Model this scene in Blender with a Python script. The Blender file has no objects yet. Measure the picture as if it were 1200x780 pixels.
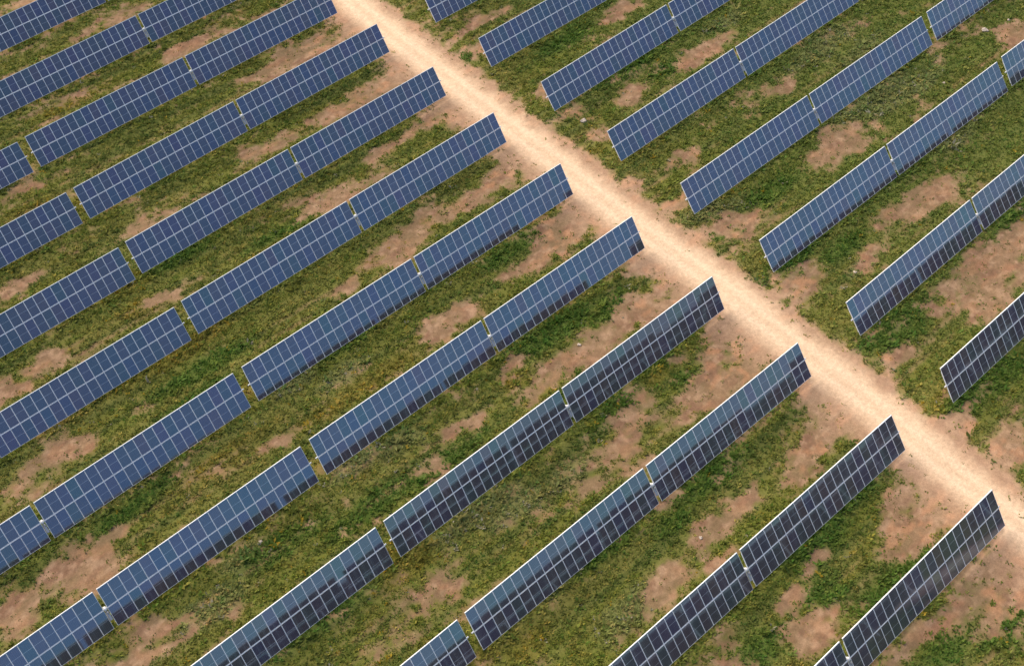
import bpy, bmesh, math, random
import numpy as np
from mathutils import Matrix, Vector

# ------------------------------------------------------------------ camera
scene = bpy.context.scene
COL = scene.collection
cam_d = bpy.data.cameras.new('camera')
cam = bpy.data.objects.new('camera', cam_d)
COL.objects.link(cam)
R_ = Vector((0.7098103287296711, -0.7039633420324728, -0.024594924337103568))
U_ = Vector((0.5030978538719328, 0.48221956865319954, 0.7171867518557334))
F_ = Vector((0.49301302889287985, 0.5214402177454226, -0.6964468771266583))
m = Matrix((R_, U_, -F_)).transposed().to_4x4()
m.translation = Vector((-84.4115620892953, -89.27874262251383, 119.24262720295373))
cam.matrix_world = m
cam_d.sensor_width = 36.0
cam_d.lens = 54.0
cam_d.clip_start = 1.0
cam_d.clip_end = 12000.0
scene.camera = cam

# ------------------------------------------------------------------ sky, sun, exposure
SUN_EL, SUN_AZ = math.radians(50), math.radians(100)     # azimuth counted from +x towards +y
world = bpy.data.worlds.new('World')
scene.world = world
world.use_nodes = True
wn = world.node_tree
for n in list(wn.nodes): wn.nodes.remove(n)
wo = wn.nodes.new('ShaderNodeOutputWorld'); bg = wn.nodes.new('ShaderNodeBackground')
sky = wn.nodes.new('ShaderNodeTexSky')
sky.sky_type = 'NISHITA'; sky.sun_disc = False
sky.sun_elevation = SUN_EL
sky.sun_rotation = math.radians(90) - SUN_AZ
sky.air_density = 1.0; sky.dust_density = 2.0; sky.ozone_density = 1.0
bg.inputs['Strength'].default_value = 0.125
wn.links.new(sky.outputs[0], bg.inputs[0]); wn.links.new(bg.outputs[0], wo.inputs[0])
sun_d = bpy.data.lights.new('sun', 'SUN')
sun_d.energy = 2.6; sun_d.angle = math.radians(70); sun_d.color = (1.0, 0.80, 0.54)
sun = bpy.data.objects.new('sun', sun_d); COL.objects.link(sun)
sd = Vector((math.cos(SUN_EL)*math.cos(SUN_AZ), math.cos(SUN_EL)*math.sin(SUN_AZ), math.sin(SUN_EL)))
sun.rotation_euler = sd.to_track_quat('Z', 'Y').to_euler()
sun.location = sd*200
scene.view_settings.view_transform = 'Standard'
scene.view_settings.look = 'None'
scene.view_settings.exposure = 0.78
scene.view_settings.gamma = 1.0
scene.view_settings.use_curve_mapping = False

# ------------------------------------------------------------------ layout, metres: x runs along the rows, y across them
# tracker: side of the road, row, place in the row, x, y, axis height, yaw, slope, tilt (degrees)
TR = [
 ('L', -2, 'A', 7.49, 91.68, 2.265, 0.0, 0.0, 55.84),
 ('L', -1, 'A', 5.8, 78.47, 2.04, -0.03, 0.0, 56.07),
 ('L', 0, 'A', 4.16, 65.26, 2.062, -0.15, -0.09, 56.63),
 ('L', 1, 'A', 2.69, 52.2, 2.09, 0.35, -0.05, 57.05),
 ('L', 2, 'A', 1.18, 39.12, 2.113, 0.55, -0.47, 56.42),
 ('L', 3, 'A', -0.42, 26.02, 2.179, 0.7, -0.71, 56.75),
 ('L', 4, 'A', -2.11, 12.77, 2.188, 0.4, -0.86, 57.01),
 ('L', 5, 'A', -3.68, -0.37, 2.28, 0.45, -0.71, 56.41),
 ('L', 6, 'A', -5.26, -13.62, 2.137, 0.04, -0.43, 57.08),
 ('L', 7, 'A', -7.02, -26.95, 2.058, -0.13, -0.25, 55.95),
 ('L', 8, 'A', -8.64, -40.15, 1.998, -0.09, -0.53, 55.66),
 ('L', 9, 'A', -10.18, -53.0, 2.223, 0.23, -0.83, 56.86),
 ('L', 10, 'A', -11.74, -66.41, 2.265, 0.0, 0.0, 55.84),
 ('L', 11, 'A', -13.34, -79.58, 2.265, 0.0, 0.0, 55.84),
 ('L', -1, 'C', -44.18, 78.47, 2.04, -0.0, 0.0, 56.07),
 ('L', 0, 'C', -45.89, 65.3, 2.056, -0.07, -0.16, 55.95),
 ('L', 1, 'C', -47.25, 52.11, 2.096, -0.1, -0.13, 55.97),
 ('L', 2, 'C', -48.7, 38.92, 2.139, -0.14, -0.1, 55.92),
 ('L', 3, 'C', -50.28, 25.78, 2.251, -0.12, -0.01, 56.32),
 ('L', 4, 'C', -52.2, 12.5, 2.494, -0.46, 0.73, 56.15),
 ('L', 5, 'C', -53.73, -0.65, 2.447, -0.3, 0.7, 56.53),
 ('L', 6, 'C', -55.15, -13.7, 2.369, -0.03, 0.08, 56.26),
 ('L', 7, 'C', -56.9, -26.95, 2.267, -0.12, 0.0, 55.39),
 ('L', 8, 'C', -58.62, -40.15, 1.998, -0.0, -0.0, 55.66),
 ('R', 0, 'E', 60.18, 52.23, 2.604, -0.1, -0.26, 55.63),
 ('R', 1, 'E', 58.16, 39.03, 2.475, -0.06, -0.16, 55.52),
 ('R', 2, 'E', 56.96, 25.81, 2.889, -0.53, 1.19, 54.83),
 ('R', 3, 'E', 55.22, 12.58, 2.67, -0.52, 1.06, 54.51),
 ('R', 4, 'E', 53.9, -0.57, 2.257, -0.61, 0.71, 54.24),
 ('R', 5, 'E', 52.0, -13.79, 2.175, -0.07, 0.07, 54.52),
 ('R', 6, 'E', 50.38, -26.95, 2.101, 0.32, -0.0, 53.84),
 ('R', 7, 'E', 48.8, -40.12, 2.22, 0.12, 0.03, 54.67),
 ('R', 8, 'E', 47.25, -53.23, 2.265, 0.0, 0.0, 55.84),
 ('R', 9, 'E', 45.65, -66.41, 2.265, 0.0, 0.0, 55.84),
 ('R', 3, 'G', 105.2, 12.58, 2.67, -0.0, 0.0, 54.51),
 ('R', 4, 'G', 104.06, -0.64, 2.465, 0.19, -0.15, 55.46),
 ('R', 5, 'G', 102.01, -13.71, 2.336, 0.0, -0.05, 55.86),
 ('R', 6, 'G', 100.36, -26.95, 2.101, 0.0, -0.0, 53.84),
]
ROAD= [(35.0, 73.2), (32.5, 65.6), (30.3, 53.4), (28.8, 40.9), (27.0, 27.5), (25.5, 15.4), (23.5, 2.6), (22.5, -9.5), (20.8, -21.3), (19.3, -33.4), (17.7, -42.5), (16.3, -51.0), (15.1, -58.4)]
BARE=[(-1.9,99.8,6.0,2.2),(2.1,97.2,5.0,2.0),(8.7,87.2,4.0,2.0),(2.2,87.3,4.0,1.2),(9.8,73.2,6.0,1.6),(19.7,69.5,9.0,2.0),(17.2,59.8,8.0,2.6),(26.4,60.7,6.0,3.0),(-7.8,75.3,1.5,0.8),(11.7,61.2,4.0,1.2),(28.9,47.4,4.0,3.0),(20.2,46.3,8.0,2.2),(13.2,46.8,5.0,1.6),(3.8,47.3,4.0,1.2),(-16.1,45.9,4.5,1.5),(-34.0,46.8,4.0,1.3),(27.1,36.2,4.0,3.0),(22.8,36.5,6.0,2.2),(15.7,36.1,6.0,1.2),(2.7,32.6,4.5,1.5),(-2.1,33.1,3.0,1.0),(-23.5,33.7,2.5,1.0),(-39.1,33.9,2.5,1.3),(-44.6,33.7,2.5,1.8),(24.4,21.6,4.0,3.0),(19.2,20.8,4.0,1.8),(13.0,20.8,5.5,1.5),(2.1,20.6,5.0,2.4),(7.6,21.7,4.5,1.4),(23.5,8.9,5.0,3.5),(17.7,7.4,6.0,2.6),(11.1,6.7,4.0,1.6),(-2.9,6.6,3.4,2.2),(-8.6,19.2,2.5,0.8),(-45.4,20.7,4.0,1.1),(-49.6,20.9,4.2,2.2),(-27.8,5.5,2.2,0.9),(22.2,-4.5,5.0,4.0),(15.3,-8.0,6.5,3.2),(10.1,-7.5,4.0,1.6),(3.2,-7.7,6.0,1.8),(-2.1,-7.4,6.0,1.9),(-3.3,-3.3,2.5,1.2),(-12.5,-6.0,3.0,1.0),(-51.9,6.8,3.2,3.6),(-48.2,7.6,2.4,1.0),(-60.0,7.3,2.2,2.2),(17.8,-19.6,5.0,4.5),(11.8,-20.9,6.5,3.0),(7.6,-20.2,3.5,1.6),(-0.1,-18.5,3.5,1.7),(-4.8,-20.0,3.0,1.5),(-4.9,-22.9,2.5,1.0),(-10.1,-21.2,2.4,1.0),(-52.1,-5.2,3.5,3.2),(-29.3,-19.7,3.4,1.6),(15.1,-34.3,5.0,4.5),(10.5,-33.9,5.5,3.2),(6.2,-34.4,4.0,1.6),(-0.9,-33.5,3.0,1.4),(-6.6,-33.4,3.6,1.6),(-7.4,-36.7,2.0,1.0),(-13.7,-34.6,2.6,1.2),(-34.9,-24.6,3.0,1.0),(14.0,-46.6,5.0,4.5),(8.9,-47.5,5.0,2.4),(5.0,-47.3,2.2,1.0),(-1.8,-43.2,2.2,0.9),(-8.0,-47.5,3.0,2.2),(-6.8,-44.5,2.0,1.0),(9.6,-57.2,4.0,4.5),(6.2,-56.6,5.0,2.6),(-2.2,-54.8,2.6,1.3),(-6.6,-54.5,2.2,1.6),(37.9,47.5,4.0,1.6),(44.2,47.1,4.0,1.4),(35.6,42.6,2.2,2.4),(56.2,35.2,5.0,1.6),(55.9,20.0,5.5,1.5),(42.6,20.5,3.5,1.2),(33.2,17.5,1.6,1.4),(52.9,8.0,4.5,2.4),(56.4,7.0,3.0,1.6),(37.0,6.8,4.0,1.5),(53.0,-5.6,6.0,2.6),(50.2,-19.1,6.5,2.6),(56.1,-19.4,3.0,1.4),(37.2,-21.0,3.2,1.4),(27.1,-18.2,5.5,2.8),(89.1,-7.2,3.0,1.6),(44.0,-32.7,7.0,3.8),(51.1,-31.6,4.0,1.8),(37.3,-32.0,2.5,1.4),(22.6,-42.9,4.0,1.3),(23.2,-48.6,3.0,2.0),(35.9,29.7,1.5,1.5),(32.4,-5.8,3.0,1.3),(28.5,8.5,3.5,1.3),(29.0,2.0,2.5,1.0),(88.9,-9.1,3.0,2.0),(27.3,-33.3,3.0,1.1)]
YELLOW=[(-24.6,38.0,4.0,2.2),(-26.8,34.0,3.0,2.0),(-19.7,55.2,3.0,1.6),(-12.4,42.1,7.0,1.5),(1.6,20.4,7.0,1.5),(-11.1,30.4,8.0,1.4),(-16.5,5.7,10.0,1.3),(-3.5,-8.7,4.0,1.3),(-4.8,-5.5,2.5,1.2),(-43.8,28.6,4.0,1.5),(-25.2,13.9,3.0,1.4),(-30.5,-13.7,3.0,1.4),(-29.7,-15.9,4.0,1.3),(-32.5,-28.4,4.0,1.2),(-27.9,-30.4,3.0,1.5),(-34.9,-4.7,4.0,1.4),(-29.0,24.3,9.0,1.5),(18.6,12.9,4.0,1.2),(29.6,16.1,2.5,1.0),(6.2,-16.0,2.0,1.0),(23.9,-39.9,3.0,1.3),(22.2,-39.0,2.0,1.0),(-2.9,-15.6,2.0,1.0),(-9.9,74.1,6.0,1.2),(-24.9,58.7,5.0,1.4),(-34.1,8.2,8.0,1.3),(-22.4,0.2,8.0,1.3),(6.3,-0.5,5.0,1.2),(-7.4,52.6,7.0,1.2)]
SAGE=[(-19.6,-3.4,4.0,1.6),(-24.7,-2.4,4.0,1.2),(-17.5,8.7,4.0,1.6),(-21.9,11.4,3.0,1.5),(30.9,-1.2,3.5,1.6),(34.3,-3.6,3.0,1.4),(66.3,-4.0,9.0,3.0),(71.3,-5.2,6.0,2.2),(59.8,-2.7,5.0,1.6),(67.8,8.9,8.0,2.2),(71.7,4.7,6.0,1.8),(-45.8,-5.9,6.0,2.0),(-40.7,-3.9,3.0,1.3),(-11.3,-18.8,4.0,1.5),(-20.3,-26.3,4.0,1.5),(-16.7,-18.0,5.0,1.5),(63.9,22.2,5.0,1.6),(-31.5,28.9,5.0,1.3),(-40.4,13.0,5.0,1.4),(64.1,-15.3,5.0,1.6),(-20.2,40.0,3.0,1.2),(-20.4,-15.7,6.0,1.8),(-19.4,-34.4,5.0,1.8),(36.1,-21.2,3.0,1.1)]
LUSH=[(3.8,-3.0,8.0,1.8),(11.5,-4.9,4.0,1.7),(10.2,10.3,6.0,1.4),(13.5,7.9,3.5,1.5),(1.1,42.4,5.0,1.2),(32.9,43.1,5.0,1.4),(45.4,35.8,6.0,1.8),(47.3,24.8,7.0,1.5),(49.7,20.7,4.0,1.4),(39.1,-5.1,6.0,1.7),(30.5,-5.4,4.0,1.5),(31.8,-14.6,5.0,1.5),(36.8,-17.6,4.0,1.4),(49.7,-13.9,4.0,1.3),(1.1,-10.7,6.0,1.7),(7.5,-13.6,4.0,1.4),(-0.7,-16.1,5.0,1.4),(8.1,-18.0,2.5,1.0),(5.5,-26.1,5.0,1.4),(-15.2,-27.2,5.0,1.6),(-1.1,-29.3,6.0,1.6),(1.4,-41.3,6.0,2.6),(7.2,-41.1,4.0,1.6),(0.1,-50.3,5.0,1.6),(4.9,-50.8,4.0,1.5),(30.5,-29.9,7.0,1.7),(29.5,-31.7,6.0,1.5),(27.4,-41.8,5.0,2.0),(31.5,-42.3,5.0,2.0),(56.2,-29.0,4.0,1.4),(45.9,-25.0,4.0,1.2),(-47.2,13.5,6.0,1.6),(-50.9,14.1,4.0,1.5),(-44.8,9.5,6.0,1.5),(-38.9,1.8,8.0,1.6),(-36.8,-5.0,7.0,1.6),(-39.0,-14.2,6.0,1.6),(-18.1,37.8,6.0,1.4),(-6.7,32.6,6.0,1.2),(-14.1,12.8,8.0,1.4),(-27.1,20.5,7.0,1.5),(-30.9,17.0,6.0,1.5),(-34.4,26.2,6.0,1.3),(-18.2,-8.3,7.0,1.6),(-11.6,-11.7,6.0,1.4),(-26.8,-7.6,6.0,1.6),(-7.6,-30.4,3.0,1.2),(-13.5,-45.8,4.0,2.0),(-3.8,-46.2,3.0,2.0),(4.6,-60.4,5.0,2.0),(-1.6,-58.0,4.0,2.0)]
ROCKS= [(34.2, 21.3), (87.2, -4.6), (91.7, -5.6), (73.0, -7.6), (34.7, -21.3), (-38.0, -3.2), (-7.2, -33.5), (11.4, 54.8), (72.8, 12.7), (34.8, 15.7), (2.7, -57.0), (14.5, -39.2), (4.0, -6.5), (90.5, -5.6), (-8.4, -46.0)]
PITCH, W, CHORD, MIDGAP, SMALLGAP, NCOL = 1.154, 1.132, 4.144, 0.07, 0.42, 21
LEN = (CHORD-MIDGAP)/2
HALF = NCOL*PITCH + SMALLGAP/2

# ------------------------------------------------------------------ noise and terrain (numpy)
def _hash(ix, iy, s):
    n = (ix.astype(np.int64)*374761393 + iy.astype(np.int64)*668265263 + s*1274126177) & 0x7fffffff
    n = ((n ^ (n >> 13))*1103515245 + 12345) & 0x7fffffff
    n = (n ^ (n >> 16)) & 0xffff
    return n/65535.0
def vnoise(x, y, s):
    ix = np.floor(x); iy = np.floor(y); fx = x-ix; fy = y-iy
    fx = fx*fx*(3-2*fx); fy = fy*fy*(3-2*fy)
    a = _hash(ix, iy, s); b = _hash(ix+1, iy, s); c = _hash(ix, iy+1, s); d = _hash(ix+1, iy+1, s)
    return (a*(1-fx)+b*fx)*(1-fy) + (c*(1-fx)+d*fx)*fy
def fbm(x, y, s, o=4):
    v = 0; a = 0.5; t = 0
    for i in range(o):
        v = v + a*vnoise(x, y, s+i*17); t += a; a *= 0.55
        x, y = x*2.03+3.1, y*2.03-1.7
    return v/t
def sstep(a, b, x):
    t = np.clip((x-a)/(b-a), 0, 1); return t*t*(3-2*t)

_ctl = []
for (sd_, k, w, x, y, z, yaw, sl, th) in TR:
    for q in (-1, 0, 1):
        _ctl.append((x+q*HALF*.8, y, z-2.42+math.tan(math.radians(sl))*q*HALF*.8))
_ctl = np.array(_ctl)
def terrain_coarse(x, y):
    num = np.zeros_like(x); den = np.full_like(x, 0.02)
    for cx, cy, cz in _ctl:
        wgt = np.exp(-(((x-cx)/12.0)**2+((y-cy)/8.0)**2))
        num += wgt*cz; den += wgt
    return num/den
_gx = np.arange(-140, 200, 4.0); _gy = np.arange(-140, 180, 4.0)
_GX, _GY = np.meshgrid(_gx, _gy); _GZ = terrain_coarse(_GX, _GY)
def terrain(x, y):
    x = np.asarray(x, float); y = np.asarray(y, float)
    u = np.clip((x+140)/4.0, 0, len(_gx)-1.001); v = np.clip((y+140)/4.0, 0, len(_gy)-1.001)
    i = u.astype(int); j = v.astype(int); u = u-i; v = v-j
    z = (_GZ[j, i]*(1-u)+_GZ[j, i+1]*u)*(1-v) + (_GZ[j+1, i]*(1-u)+_GZ[j+1, i+1]*u)*v
    return z + 0.10*(fbm(x/3.0, y/3.0, 5, 3)-.5) 

# road centre line as x(y)
_ry = np.array([p[1] for p in ROAD])[::-1]; _rx = np.array([p[0] for p in ROAD])[::-1]
def road_dist(x, y):
    cx = np.interp(y, _ry, _rx)
    cx = np.where(y < _ry[0], _rx[0]+(y-_ry[0])*.14, cx); cx = np.where(y > _ry[-1], _rx[-1]+(y-_ry[-1])*.2, cx)
    return (x-cx)*.985            # negative: left of the road
def patches(x, y, lst):
    v = np.full_like(x, -2.0)
    for cx, cy, a, b in lst:
        sel = (abs(x-cx) < a*2.4) & (abs(y-cy) < b*2.4)
        if not sel.any(): continue
        d = np.sqrt(((x[sel]-cx)/a)**2 + ((y[sel]-cy)/b)**2)
        v[sel] = np.maximum(v[sel], 1.0-d)
    return v
def masks(x, y):
    wx = (fbm(x/2.6, y/2.6, 401, 3)-.5)*3.2; wy = (fbm(x/2.2, y/2.2, 431, 3)-.5)*2.4
    n1 = fbm(x/3.2, y/2.0, 11, 4)-.5; n2 = fbm(x/9.0, y/4.0, 31, 3)-.5; n3 = fbm(x/.9, y/.7, 51, 3)-.5
    far = sstep(25, 95, y)*sstep(30, -20, x)                 # the top-left corner is drier
    pb = patches(x+wx, y+wy, BARE)
    b = np.maximum(np.minimum(pb, .5)+.08, -.46+.20*far) + 1.7*n1 + 1.1*n2 + 1.1*n3
    rd = road_dist(x, y)
    mL = 1.0-np.clip((-rd-3.0)/4.2, 0, 3); mR = 1.0-np.clip((rd-2.6)/2.3, 0, 3)
    mar = np.where(rd < 0, mL, mR)
    b = np.maximum(b, mar*1.2-.35 + 1.3*n1 + .6*n3)
    bare = sstep(-.38, .46, b)
    edge = abs(rd + .35*n1*2)
    road = 1-sstep(1.25, 3.5, edge + .7*n3 + .9*n1)
    yel = sstep(-.35, .6, patches(x, y, YELLOW)+.9*n1) 
    sag = sstep(-.25, .6, patches(x, y, SAGE)+1.1*n1)
    lus = sstep(-.35, .5, patches(x, y, LUSH)+.9*n1)
    return bare, road, yel, sag, lus
def tracks(x, y):
    d = np.mod(y+.03*x-12.77 + 1.2*(fbm(x/30, y*0+3.0, 261, 2)-.5), 13.174)
    t = np.exp(-((d-5.3)/.28)**2) + np.exp(-((d-7.1)/.28)**2)
    return t*sstep(.42, .6, fbm(x/16, np.floor((y-12.77)/13.174)*3.7, 281, 2))*sstep(.3, .55, fbm(x/2.5, y/1.5, 291, 3))
def mixc(a, b, t): return a*(1-t[..., None]) + np.asarray(b)*t[..., None]
def albedo(x, y, soil=True):
    bare, road, yel, sag, lus = masks(x, y)
    n4 = fbm(x/2.5, y/1.3, 71, 4); n5 = fbm(x/14, y/3.0, 91, 3); n6 = fbm(x/.7, y/.6, 101, 2)
    ones = np.ones(x.shape+(3,))
    g = ones*np.array((.096, .116, .019))
    g = mixc(g, (.112, .112, .028), sstep(.45, .75, n5)*.6)
    g = mixc(g, (.120, .108, .022), sstep(.5, .72, n4)*.3)
    g = mixc(g, (.058, .082, .018), sstep(.45, .7, fbm(x/11, y/.8, 161, 3))*.75)
    g = mixc(g, (.128, .138, .032), sstep(.5, .74, fbm(x/12, y/.7, 181, 3))*.75)
    east = sstep(15, 40, road_dist(x, y)+10)
    g = mixc(g, (.074, .108, .022), east*.6)
    g = mixc(g, (.140, .122, .020), yel*.6)
    g = mixc(g, (.155, .165, .070), sag*.5)
    g = mixc(g, (.046, .092, .013), lus*.8)
    s = ones*np.array((.236, .154, .090))
    s = mixc(s, (.195, .112, .070), sstep(.4, .68, n4)*.85)
    s = mixc(s, (.400, .270, .175), sstep(.48, .75, n6)*.5)
    s = s*(.74+.52*fbm(x/.75, y/.55, 221, 3))[..., None]
    s = mixc(s, (.17, .125, .065), sstep(.5, .7, fbm(x/3.0, y/1.6, 241, 4))*.6)
    rd = road_dist(x, y)
    s = mixc(s, (.42, .215, .115), sstep(.52, .72, fbm(x/1.7, y/1.1, 141, 4))*(.25+.65*np.exp(-(rd/9)**2)))
    s = mixc(s, (.44, .285, .185), (1-sstep(3, 8, abs(rd)))*.6)
    r = ones*np.array((.60, .44, .295))
    r = mixc(r, (.56, .40, .265), sstep(.45, .7, fbm(x/1.2, y/5.0, 121, 4))*.6)
    tr = np.exp(-((abs(rd)-.9)/.5)**2)
    r = mixc(r, (.74, .565, .40), tr*.45)
    tk = tracks(x, y)
    g = mixc(g, (.150, .128, .048), np.clip(tk, 0, 1)*.75)
    bare = np.clip(bare+.35*tk, 0, 1)
    return g, s, r, bare, road, yel, sag, lus

# ------------------------------------------------------------------ materials
def new_mat(name):
    mt = bpy.data.materials.new(name); mt.use_nodes = True
    return mt, mt.node_tree, mt.node_tree.nodes['Principled BSDF']
def simple(name, col, rough=.5, metal=0.0, bump=0):
    mt, nt, b = new_mat(name)
    b.inputs['Base Color'].default_value = (*col, 1); b.inputs['Roughness'].default_value = rough
    b.inputs['Metallic'].default_value = metal
    n = nt.nodes.new('ShaderNodeTexNoise'); n.inputs['Scale'].default_value = 3.0; n.inputs['Detail'].default_value = 5
    tc = nt.nodes.new('ShaderNodeTexCoord'); nt.links.new(tc.outputs['Object'], n.inputs['Vector'])
    mx = nt.nodes.new('ShaderNodeMix'); mx.data_type = 'RGBA'
    mx.inputs['A'].default_value = (*[c*.82 for c in col], 1); mx.inputs['B'].default_value = (*[min(1, c*1.12) for c in col], 1)
    nt.links.new(n.outputs['Fac'], mx.inputs['Factor']); nt.links.new(mx.outputs['Result'], b.inputs['Base Color'])
    return mt
M_ALU = simple('anodised_aluminium', (.93, .93, .92), .45, .0)
M_STEEL = simple('galvanised_steel', (.80, .81, .82), .5, .0)
M_BACK = simple('module_back', (.15, .112, .092), .55)
M_WHITE = simple('drive_housing_paint', (.80, .80, .78), .4)
M_ROCK = simple('pale_stone', (.50, .43, .36), .9)
M_GREYBOX = simple('motor_grey', (.35, .36, .37), .5, .2)

M_CTRL = simple('controller_cover', (.42, .43, .46), .35)
def glass_mat():
    mt, nt, b = new_mat('solar_cells_under_glass')
    N = nt.nodes.new; L = nt.links.new
    oi = N('ShaderNodeObjectInfo'); tc = N('ShaderNodeTexCoord'); sep = N('ShaderNodeSeparateXYZ')
    L(tc.outputs['Object'], sep.inputs[0])
    def mth(op, a, bb=None, c=None):
        n = N('ShaderNodeMath'); n.operation = op
        for i, v in enumerate((a, bb, c)):
            if v is None: continue
            if isinstance(v, (int, float)): n.inputs[i].default_value = v
            else: L(v, n.inputs[i])
        return n.outputs[0]
    ramp = N('ShaderNodeValToRGB')
    cr = ramp.color_ramp
    cr.elements[0].position = 0; cr.elements[0].color = (.050, .054, .076, 1)
    cr.elements[1].position = 1; cr.elements[1].color = (.072, .056, .074, 1)
    for p_, c_ in ((.2, (.062, .054, .064, 1)), (.45, (.044, .062, .070, 1)), (.6, (.070, .056, .060, 1)), (.8, (.050, .050, .096, 1))):
        e = cr.elements.new(p_); e.color = c_
    L(oi.outputs['Random'], ramp.inputs[0])
    # cell lines
    cx = mth('ABSOLUTE', mth('SUBTRACT', mth('FRACT', mth('ADD', mth('DIVIDE', sep.outputs['X'], .1787), .5)), .5))   # .5 at borders
    cy = mth('ABSOLUTE', mth('SUBTRACT', mth('FRACT', mth('DIVIDE', sep.outputs['Y'], .0805)), .5))
    lx = mth('GREATER_THAN', mth('SUBTRACT', .5, cx), -1)       # placeholder keeps graph simple
    gx = mth('MULTIPLY', mth('GREATER_THAN', cx, .484), .30)
    gy = mth('MULTIPLY', mth('GREATER_THAN', cy, .475), .22)
    half = mth('MULTIPLY', mth('LESS_THAN', mth('ABSOLUTE', sep.outputs['Y']), .014), .65)
    fac = mth('MAXIMUM', mth('MAXIMUM', gx, gy), half)
    mx = N('ShaderNodeMix'); mx.data_type = 'RGBA'; mx.inputs['B'].default_value = (.58, .62, .66, 1)
    L(fac, mx.inputs['Factor']); L(ramp.outputs[0], mx.inputs['A'])
    # dust towards random places
    nz = N('ShaderNodeTexNoise'); nz.inputs['Scale'].default_value = .5; nz.inputs['Detail'].default_value = 6
    geo = N('ShaderNodeNewGeometry'); L(geo.outputs['Position'], nz.inputs['Vector'])
    dust = N('ShaderNodeMix'); dust.data_type = 'RGBA'; dust.inputs['B'].default_value = (.24, .17, .13, 1)
    L(mth('MULTIPLY', nz.outputs['Fac'], .13), dust.inputs['Factor']); L(mx.outputs['Result'], dust.inputs['A'])
    L(dust.outputs['Result'], b.inputs['Base Color'])
    b.inputs['Roughness'].default_value = .06
    b.inputs['IOR'].default_value = 1.66
    b.inputs['Specular IOR Level'].default_value = 1.0
    r2 = N('ShaderNodeValToRGB'); c2 = r2.color_ramp           # anti-reflection coatings differ a little in hue
    c2.elements[0].position = 0; c2.elements[0].color = (.48, .66, .98, 1)
    c2.elements[1].position = 1; c2.elements[1].color = (.42, .80, .98, 1)
    for p_, c_ in ((.3, (.46, .72, .98, 1)), (.5, (.54, .62, .94, 1)), (.7, (.40, .74, 1.0, 1)), (.85, (.42, .68, .92, 1))):
        e = c2.elements.new(p_); e.color = c_
    L(mth('FRACT', mth('MULTIPLY', oi.outputs['Random'], 7.31)), r2.inputs[0])
    L(r2.outputs[0], b.inputs['Specular Tint'])
    return mt
M_GLASS = glass_mat()

def ground_mat():
    mt, nt, b = new_mat('soil_and_track')
    N = nt.nodes.new; L = nt.links.new
    at = N('ShaderNodeAttribute'); at.attribute_name = 'albedo'
    geo = N('ShaderNodeNewGeometry')
    def noise(scale, det, rough=.6):
        n = N('ShaderNodeTexNoise'); n.inputs['Scale'].default_value = scale; n.inputs['Detail'].default_value = det
        n.inputs['Roughness'].default_value = rough; L(geo.outputs['Position'], n.inputs['Vector']); return n
    n1 = noise(2.2, 8, .7); n2 = noise(9, 4, .6)
    mr = N('ShaderNodeMapRange'); mr.inputs['From Min'].default_value = .3; mr.inputs['From Max'].default_value = .7
    mr.inputs['To Min'].default_value = .80; mr.inputs['To Max'].default_value = 1.2
    L(n1.outputs['Fac'], mr.inputs['Value'])
    mr2 = N('ShaderNodeMapRange'); mr2.inputs['From Min'].default_value = .3; mr2.inputs['From Max'].default_value = .7
    mr2.inputs['To Min'].default_value = .84; mr2.inputs['To Max'].default_value = 1.16
    L(n2.outputs['Fac'], mr2.inputs['Value'])
    mu = N('ShaderNodeMath'); mu.operation = 'MULTIPLY'; L(mr.outputs[0], mu.inputs[0]); L(mr2.outputs[0], mu.inputs[1])
    vm = N('ShaderNodeVectorMath'); vm.operation = 'SCALE'; L(at.outputs['Vector'], vm.inputs[0]); L(mu.outputs[0], vm.inputs['Scale'])
    L(vm.outputs[0], b.inputs['Base Color'])
    b.inputs['Roughness'].default_value = .95; b.inputs['Specular IOR Level'].default_value = .1
    bp = N('ShaderNodeBump'); bp.inputs['Strength'].default_value = .9; bp.inputs['Distance'].default_value = .07
    L(n1.outputs['Fac'], bp.inputs['Height']); L(bp.outputs[0], b.inputs['Normal'])
    return mt
M_GROUND = ground_mat()

def grass_mat():
    mt, nt, b = new_mat('grass_blades')
    at = nt.nodes.new('ShaderNodeAttribute'); at.attribute_name = 'tint'
    nt.links.new(at.outputs['Color'], b.inputs['Base Color'])
    b.inputs['Roughness'].default_value = .7; b.inputs['Specular IOR Level'].default_value = .25
    tr = nt.nodes.new('ShaderNodeBsdfTranslucent'); nt.links.new(at.outputs['Color'], tr.inputs[0])
    ms = nt.nodes.new('ShaderNodeMixShader'); ms.inputs[0].default_value = .45
    out = nt.nodes['Material Output']
    nt.links.new(b.outputs[0], ms.inputs[1]); nt.links.new(tr.outputs[0], ms.inputs[2]); nt.links.new(ms.outputs[0], out.inputs[0])
    return mt
M_GRASS = grass_mat()

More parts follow.
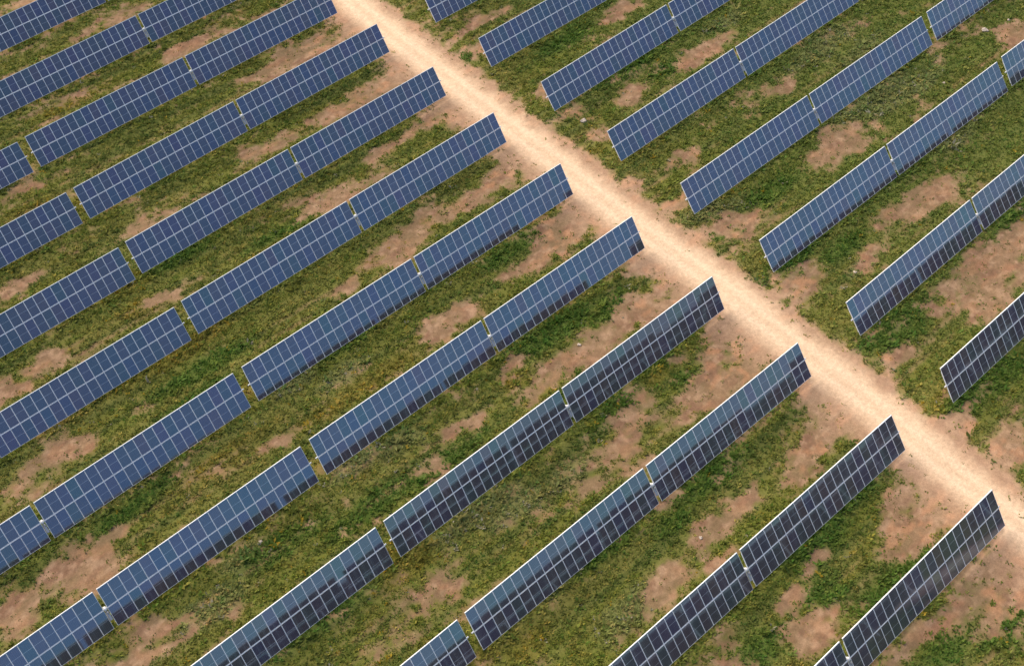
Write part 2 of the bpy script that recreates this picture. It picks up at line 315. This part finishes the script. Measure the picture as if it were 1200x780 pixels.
# ------------------------------------------------------------------ helpers
def link(name, me, mats=(), parent=None):
    for mt in mats: me.materials.append(mt)
    o = bpy.data.objects.new(name, me); COL.objects.link(o)
    if parent: o.parent = parent
    return o
def box(bm, c, s, mat=0, rx=0):
    v = []
    for dx in (-.5, .5):
        for dy in (-.5, .5):
            for dz in (-.5, .5):
                p = Vector((dx*s[0], dy*s[1], dz*s[2]))
                if rx: p = Matrix.Rotation(rx, 3, 'X') @ p
                v.append(bm.verts.new(p+Vector(c)))
    for f in ((0,1,3,2),(4,6,7,5),(0,4,5,1),(2,3,7,6),(0,2,6,4),(1,5,7,3)):
        fc = bm.faces.new([v[i] for i in f]); fc.material_index = mat
def cyl(bm, a, b, r, seg=12, mat=0, r2=None):
    a = Vector(a); b = Vector(b); q = (b-a).to_track_quat('Z', 'Y'); r2 = r if r2 is None else r2
    A = []; B = []
    for i in range(seg):
        t = 2*math.pi*i/seg; d = Vector((math.cos(t), math.sin(t), 0))
        A.append(bm.verts.new(a+q@(d*r))); B.append(bm.verts.new(b+q@(d*r2)))
    for i in range(seg):
        j = (i+1) % seg; f = bm.faces.new((A[i], A[j], B[j], B[i])); f.material_index = mat; f.smooth = True
    bm.faces.new(A[::-1]).material_index = mat; bm.faces.new(B).material_index = mat
def mesh_from(bm, name):
    bm.normal_update(); me = bpy.data.meshes.new(name); bm.to_mesh(me); bm.free(); return me
def mesh_np(name, verts, faces, nper, attr=None, attrname=None):
    me = bpy.data.meshes.new(name)
    nv, nf = len(verts), len(faces)
    me.vertices.add(nv); me.vertices.foreach_set('co', np.ascontiguousarray(verts, np.float32).ravel())
    me.loops.add(nf*nper); me.loops.foreach_set('vertex_index', np.ascontiguousarray(faces, np.int32).ravel())
    me.polygons.add(nf); me.polygons.foreach_set('loop_start', np.arange(0, nf*nper, nper, dtype=np.int32))
    try: me.polygons.foreach_set('loop_total', np.full(nf, nper, np.int32))
    except Exception: pass
    if attr is not None:
        a = me.attributes.new(attrname, 'FLOAT_COLOR', 'POINT')
        a.data.foreach_set('color', np.ascontiguousarray(np.concatenate([attr, np.ones((nv, 1))], 1), np.float32).ravel())
    me.update(calc_edges=True); me.validate()
    return me

# ------------------------------------------------------------------ ground sheet and dirt road
def axis(lo, hi, st):
    a = np.arange(lo, hi+st*.5, st)
    e = np.cumsum(np.geomspace(st*1.5, 900, 34))
    return np.concatenate([(lo-e)[::-1], a, hi+e])
gx = axis(-72, 112, .26); gy = axis(-72, 112, .26)
X, Y = np.meshgrid(gx, gy)
g, s, r, bare, road, yel, sag, lus = albedo(X.ravel(), Y.ravel())
# under the grass lies litter-stained earth, half way to the grass colour
base = mixc(g*1.05+s*.10, (0, 0, 0), np.zeros(len(g)))
colr = base*(1-bare[:, None])+s*bare[:, None]
colr = colr*(1-road[:, None])+r*road[:, None]
inside = (abs(X.ravel()-20) < 120) & (abs(Y.ravel()-20) < 120)
fade = np.exp(-np.maximum(0, np.maximum(abs(X.ravel()-20)-110, abs(Y.ravel()-20)-110))/120)
Z = terrain(X.ravel(), Y.ravel())*fade
P = np.stack([X.ravel(), Y.ravel(), Z], 1)
ny, nx = X.shape
idx = np.arange(nx*ny).reshape(ny, nx)
Fq = np.stack([idx[:-1, :-1], idx[:-1, 1:], idx[1:, 1:], idx[1:, :-1]], -1).reshape(-1, 4)
gr = link('ground', mesh_np('ground', P, Fq, 4, colr, 'albedo'), [M_GROUND]); gr['kind'] = 'structure'
rm = road[Fq].max(1) > .02
fr = Fq[rm & (abs(Y.ravel()[Fq[:, 0]]-20) < 140)]
un, inv = np.unique(fr, return_inverse=True)
ro = link('dirt_road', mesh_np('dirt_road', P[un]+np.array((0, 0, .006)), inv.reshape(-1, 4), 4, colr[un], 'albedo'), [M_GROUND])
ro['kind'] = 'structure'

# ------------------------------------------------------------------ grass and weeds: uncountable, one object
rng = np.random.default_rng(7)
def tufts(n):
    x = rng.uniform(-70, 108, n); y = rng.uniform(-70, 110, n)
    # stay in the quadrilateral the place shows, with a wide margin
    c = [(-2.6, 115), (112, -6), (1.6, -76), (-76, 3)]
    ok = np.ones(n, bool)
    for i in range(4):
        (ax, ay), (bx, by) = c[i], c[(i+1) % 4]
        ok &= ((bx-ax)*(y-ay)-(by-ay)*(x-ax)) < 0
    x, y = x[ok], y[ok]
    g, s, r, bare, road, yel, sag, lus = albedo(x, y)
    dens = (1-bare)**1.3*(1-road)
    dens = np.maximum(dens, .17*(1-road)*(1-.7*bare))*(.35+1.0*fbm(x/.8, y/.8, 201, 3))
    k = rng.random(len(x)) < dens
    return x[k], y[k], g[k], yel[k], sag[k], lus[k], bare[k]
x, y, g, yel, sag, lus, bare = tufts(420000)
n = len(x); nb = 5
z = terrain(x, y)
low = np.mod(y-12.77, 13.174); low = np.exp(-((low-11.9)/.6)**2)
size = rng.lognormal(0, .35, n)*(.21+.10*lus+.12*sag+.04*yel+.12*low)*(1-.4*bare)*(.6+.8*fbm(x/2.2, y/1.6, 301, 3))
clump = rng.random(n)
tint = 2.0*g*(.8+.4*clump[:, None])
hue = rng.random(n)
tint = np.where((hue < .12)[:, None], tint*np.array((1.7, 1.35, 1.5)), tint)
tint = np.where(((hue > .12) & (hue < .22))[:, None], tint*np.array((.7, .95, .8)), tint)
flower = (rng.random(n) < (.004+.05*yel))
tint = np.where(flower[:, None], np.array((.42, .30, .03)), tint)
pale = (rng.random(n) < .004+.05*sag)
tint = np.where(pale[:, None], np.array((.34, .33, .24)), tint)
ang = rng.uniform(0, 2*np.pi, (n, nb)); lean = rng.uniform(.6, 1.4, (n, nb))
L_ = size[:, None]*rng.uniform(.7, 1.3, (n, nb)); wd = np.clip(.05+.16*size[:, None]*rng.uniform(.5, 1.2, (n, nb)), .03, .16)
bx = x[:, None]+rng.normal(0, .12, (n, nb)); by = y[:, None]+rng.normal(0, .12, (n, nb))
ca, sa = np.cos(ang), np.sin(ang)
tipx = bx+ca*np.sin(lean)*L_; tipy = by+sa*np.sin(lean)*L_; tipz = z[:, None]+np.cos(lean)*L_+.02
midx, midy, midz = (bx+tipx)/2, (by+tipy)/2, z[:, None]+np.cos(lean)*L_*.62
V = np.empty((n, nb, 4, 3))
V[..., 0, :] = np.stack([bx, by, np.broadcast_to(z[:, None]-.03, bx.shape)], -1)
V[..., 1, :] = np.stack([midx-sa*wd, midy+ca*wd, midz], -1)
V[..., 2, :] = np.stack([tipx, tipy, tipz], -1)
V[..., 3, :] = np.stack([midx+sa*wd, midy-ca*wd, midz], -1)
V = V.reshape(-1, 3)
C = np.repeat(tint, nb*4, 0)*np.repeat(rng.uniform(.8, 1.25, n*nb), 4)[:, None]
FQ = np.arange(len(V)).reshape(-1, 4)
gs = link('grass', mesh_np('grass', V, FQ, 4, np.clip(C, 0, 1), 'tint'), [M_GRASS]); gs['kind'] = 'stuff'
gs['label'] = 'green and yellowish grass and weeds between the panel rows'; gs['category'] = 'grass'

# ------------------------------------------------------------------ solar tracker
def module_mesh():
    bm = bmesh.new(); lip, dep = .027, .04
    w, l = W/2, LEN/2
    o = [(-w, -l), (w, -l), (w, l), (-w, l)]; i = [(-w+lip, -l+lip), (w-lip, -l+lip), (w-lip, l-lip), (-w+lip, l-lip)]
    vo = [bm.verts.new((*p, 0)) for p in o]; vi = [bm.verts.new((*p, 0)) for p in i]
    vd = [bm.verts.new((*p, -.005)) for p in i]; vb = [bm.verts.new((*p, -dep)) for p in o]
    for k in range(4):
        j = (k+1) % 4
        bm.faces.new((vo[k], vo[j], vi[j], vi[k])).material_index = 0
        bm.faces.new((vi[k], vi[j], vd[j], vd[k])).material_index = 0
        bm.faces.new((vb[k], vb[j], vo[j], vo[k])).material_index = 0
    bm.faces.new(vd).material_index = 1
    vbi = [bm.verts.new((*p, -dep)) for p in i]; vbd = [bm.verts.new((*p, -.012)) for p in i]
    for k in range(4):
        j = (k+1) % 4
        bm.faces.new((vb[j], vb[k], vbi[k], vbi[j])).material_index = 0
        bm.faces.new((vbi[j], vbi[k], vbd[k], vbd[j])).material_index = 0
    bm.faces.new(vbd[::-1]).material_index = 2
    return mesh_from(bm, 'solar_module')
ME_MOD = module_mesh()
for mt in (M_ALU, M_GLASS, M_BACK): ME_MOD.materials.append(mt)

def tube_mesh():
    bm = bmesh.new(); cyl(bm, (-HALF-.22, 0, 0), (HALF+.22, 0, 0), .075, 14)
    for sx in (-1, 1): cyl(bm, (sx*(HALF+.22), 0, 0), (sx*(HALF+.235), 0, 0), .09, 14)
    return mesh_from(bm, 'torque_tube')
def rails_mesh():
    bm = bmesh.new()
    for i in range(NCOL+1):
        xx = SMALLGAP/2+i*PITCH+(0.035 if i == 0 else -.035 if i == NCOL else 0)
        box(bm, (xx, 0, -.075), (.06, 3.3, .066))
    return mesh_from(bm, 'mounting_rails')
def edge_mesh():
    bm = bmesh.new()
    box(bm, (SMALLGAP/2+NCOL*PITCH/2, CHORD/2+.022, -.035), (NCOL*PITCH-.02, .042, .13))  # bar added to thicken the bright sunlit line along the upper frame edge
    return mesh_from(bm, 'edge_glint_bar')
def post_mesh():
    bm = bmesh.new(); h = 3.6
    for yy in (-.075, .075): box(bm, (0, yy, -h/2-.12), (.11, .012, h))
    box(bm, (0, 0, -h/2-.12), (.01, .138, h))
    box(bm, (0, 0, -.10), (.16, .20, .10)); 
    cyl(bm, (-.05, 0, 0), (.05, 0, 0), .125, 14)
    return mesh_from(bm, 'support_post')
def drive_mesh():
    bm = bmesh.new()
    cyl(bm, (-.13, 0, 0), (.13, 0, 0), .19, 18); cyl(bm, (-.16, 0, 0), (.16, 0, 0), .11, 14)
    box(bm, (0, 0, -.26), (.24, .26, .16))
    return mesh_from(bm, 'slew_drive')
def motor_mesh():
    bm = bmesh.new(); cyl(bm, (0, -.18, -.20), (0, -.56, -.20), .07, 12); box(bm, (0, -.24, -.20), (.13, .1, .16)); box(bm, (.0, -.40, -.11), (.09, .12, .05))
    return mesh_from(bm, 'drive_motor')
def ctrl_mesh():
    bm = bmesh.new(); box(bm, (0, 0, 0), (.27, .95, .03)); box(bm, (0, .2, -.07), (.2, .4, .1))
    return mesh_from(bm, 'controller_panel')
def part_mesh(fn, mt):
    me = fn(); me.materials.append(mt); return me
ME_TUBE = part_mesh(tube_mesh, M_STEEL); ME_RAIL = part_mesh(rails_mesh, M_STEEL); ME_EDGE = part_mesh(edge_mesh, M_ALU)
ME_CTRL = part_mesh(ctrl_mesh, M_CTRL); ME_POST = part_mesh(post_mesh, M_STEEL); ME_DRIVE = part_mesh(drive_mesh, M_WHITE); ME_MOTOR = part_mesh(motor_mesh, M_GREYBOX)
POSTS = (-21.5, -14.6, -7.6, 0, 7.6, 14.6, 21.5)
prng = random.Random(3)
def make_tracker(xc, yc, zc, yaw, sl, th):
    zb = float(terrain(np.array([xc]), np.array([yc]))[0])
    root = bpy.data.objects.new('solar_tracker', None); COL.objects.link(root)
    root.empty_display_size = .5
    root.location = (xc, yc, zb); root.rotation_euler = (0, -math.radians(sl), math.radians(yaw))
    hz = zc-zb; T = math.radians(th)
    R = Matrix.Rotation(T, 4, 'X')
    def put(name, me, x=0, y=0, z=0, rz=0, tilted=True, jx=0, jy=0):
        o = bpy.data.objects.new(name, me); COL.objects.link(o); o.parent = root
        if tilted:
            p = R @ Vector((x, y, z)); o.location = (p.x, p.y, p.z+hz)
            q = R @ Matrix.Rotation(jy, 4, 'Y') @ Matrix.Rotation(jx, 4, 'X') @ Matrix.Rotation(rz, 4, 'Z')
            o.rotation_euler = q.to_euler()
        else: o.location = (x, y, z+hz)
        return o
    for sx in (-1, 1):
        bow = prng.gauss(0, .2)
        for i in range(NCOL):
            for sy in (-1, 1):
                put('solar_module', ME_MOD, sx*(SMALLGAP/2+(i+.5)*PITCH), sy*(MIDGAP/2+LEN/2), 0, 0 if sy > 0 else math.pi,
                    jx=math.radians(max(-.7, min(.7, prng.gauss(0, .10)+bow))), jy=math.radians(max(-.6, min(.6, prng.gauss(0, .2)))))
        put('mounting_rails', ME_RAIL, rz=0 if sx > 0 else math.pi)
        e = put('edge_glint_bar', ME_EDGE, x=0 if sx > 0 else -(2*(SMALLGAP/2)+NCOL*PITCH))
    put('torque_tube', ME_TUBE, z=-.11)
    ax = R @ Vector((0, 0, -.11))
    for px in POSTS:
        put('support_post', ME_POST, px, ax.y, ax.z, tilted=False)
    put('controller_panel', ME_CTRL, 0, -.78, -.03)
    put('slew_drive', ME_DRIVE, 0, 0, -.08)
    put('drive_motor', ME_MOTOR, 0, ax.y, ax.z, tilted=False)
    return root

ORD = ['first', 'second', 'third', 'fourth', 'fifth', 'sixth', 'seventh', 'eighth', 'ninth', 'tenth', 'eleventh']
def label_for(sd_, k, w):
    if sd_ == 'L' and w == 'A':
        look = 'dark grey' if k >= 8 else 'half blue, half dark' if k >= 5 else 'blue-grey'
        if k == 11: return 'solar tracker past the bottom right corner of the picture'
        if k == 10: return 'solar tracker with only one end corner showing at the bottom right'
        if k == -1: return 'solar tracker running across the top left corner, second from the corner'
        if k == -2: return 'solar tracker cutting the very top left corner'
        return '%s solar tracker ending left of the road, %s from bottom right' % (look, ORD[9-k])
    if sd_ == 'L':
        if k == 7: return 'solar tracker tip at the bottom edge, left of centre, below a wide gap'
        if k in (-1, 8): return 'solar tracker standing past the left edge, %s' % ('topmost row' if k < 0 else 'bottom row')
        return 'blue solar tracker cut by the left edge, past a wide gap, %s from the top' % ORD[k]
    if w == 'E':
        if k >= 8: return 'solar tracker right of the road, past the frame, %s' % ('nearest row' if k == 9 else 'second nearest row')
        return '%s solar tracker starting at the right verge of the road, %s from the top' % ('dark grey' if k >= 6 else 'blue-violet', ORD[k])
    return {4: 'blue solar tracker cut by the top edge near the top right corner',
            5: 'short piece of solar tracker at the right edge near the top, after a wide gap',
            3: 'solar tracker past the top right corner, farther row', 6: 'solar tracker past the right edge, nearer row'}[k]
NUDGE = {('L', 4): .8, ('L', 5): .9, ('L', 6): 2.5, ('L', 7): .5, ('R', 6): .3, ('R', 7): 1.6, ('R', 5): -.4}
for (sd_, k, w, xc, yc, zc, yaw, sl, th) in TR:
    th += NUDGE.get((sd_, k), 0)
    t = make_tracker(xc, yc, zc, yaw, sl, th)
    t['label'] = label_for(sd_, k, w); t['category'] = 'solar tracker'; t['group'] = 'rows of solar trackers in the field'

# ------------------------------------------------------------------ loose stones
RL = ['pale stone in the weeds right of the road, below the second right hand panel end', 'larger white stone on the bare patch in the top right corner', 'small white stone by the bare patch at the top right corner',
      'pale stone in the grass under the fourth right hand row', 'beige stone beside the small bare patch below the fifth right hand row', 'pale stone in the grass left of centre near the bottom',
      'small pale stone on the bare soil at bottom centre right', 'stone under the upper left row near the road', 'stone in grey weeds between rows at the top right', 'pale stone on the right verge of the dirt road at the top',
      'stone on the soil by the bottom right row', 'stone on the verge between two dark rows by the road', 'whitish stone on the bare soil at the picture centre', 'stone between the two white stones at the top right', 'stone in grass at bottom right']
for i, (x, y) in enumerate(ROCKS):
    if i in (13, 14, 9, 7, 10): continue
    bm = bmesh.new(); rr = random.Random(i*5+1)
    bmesh.ops.create_icosphere(bm, subdivisions=2, radius=1)
    sx, sy, sz = [rr.uniform(.7, 1.2) for _ in range(3)]; big = .36 if i in (0, 1) else rr.uniform(.16, .24)
    for v in bm.verts:
        k = 1+.22*math.sin(v.co.x*5+i)+.18*math.cos(v.co.y*6+v.co.z*4+i)
        v.co = Vector((v.co.x*sx*big*k*1.3, v.co.y*sy*big*k, v.co.z*sz*big*.6*k))
    o = link('stone', mesh_from(bm, 'stone'), [M_ROCK])
    o.location = (x, y, float(terrain(np.array([x]), np.array([y]))[0])+big*.25); o.rotation_euler.z = rr.uniform(0, 6)
    o['label'] = RL[i]; o['category'] = 'stone'; o['group'] = 'pale stones lying in the field'
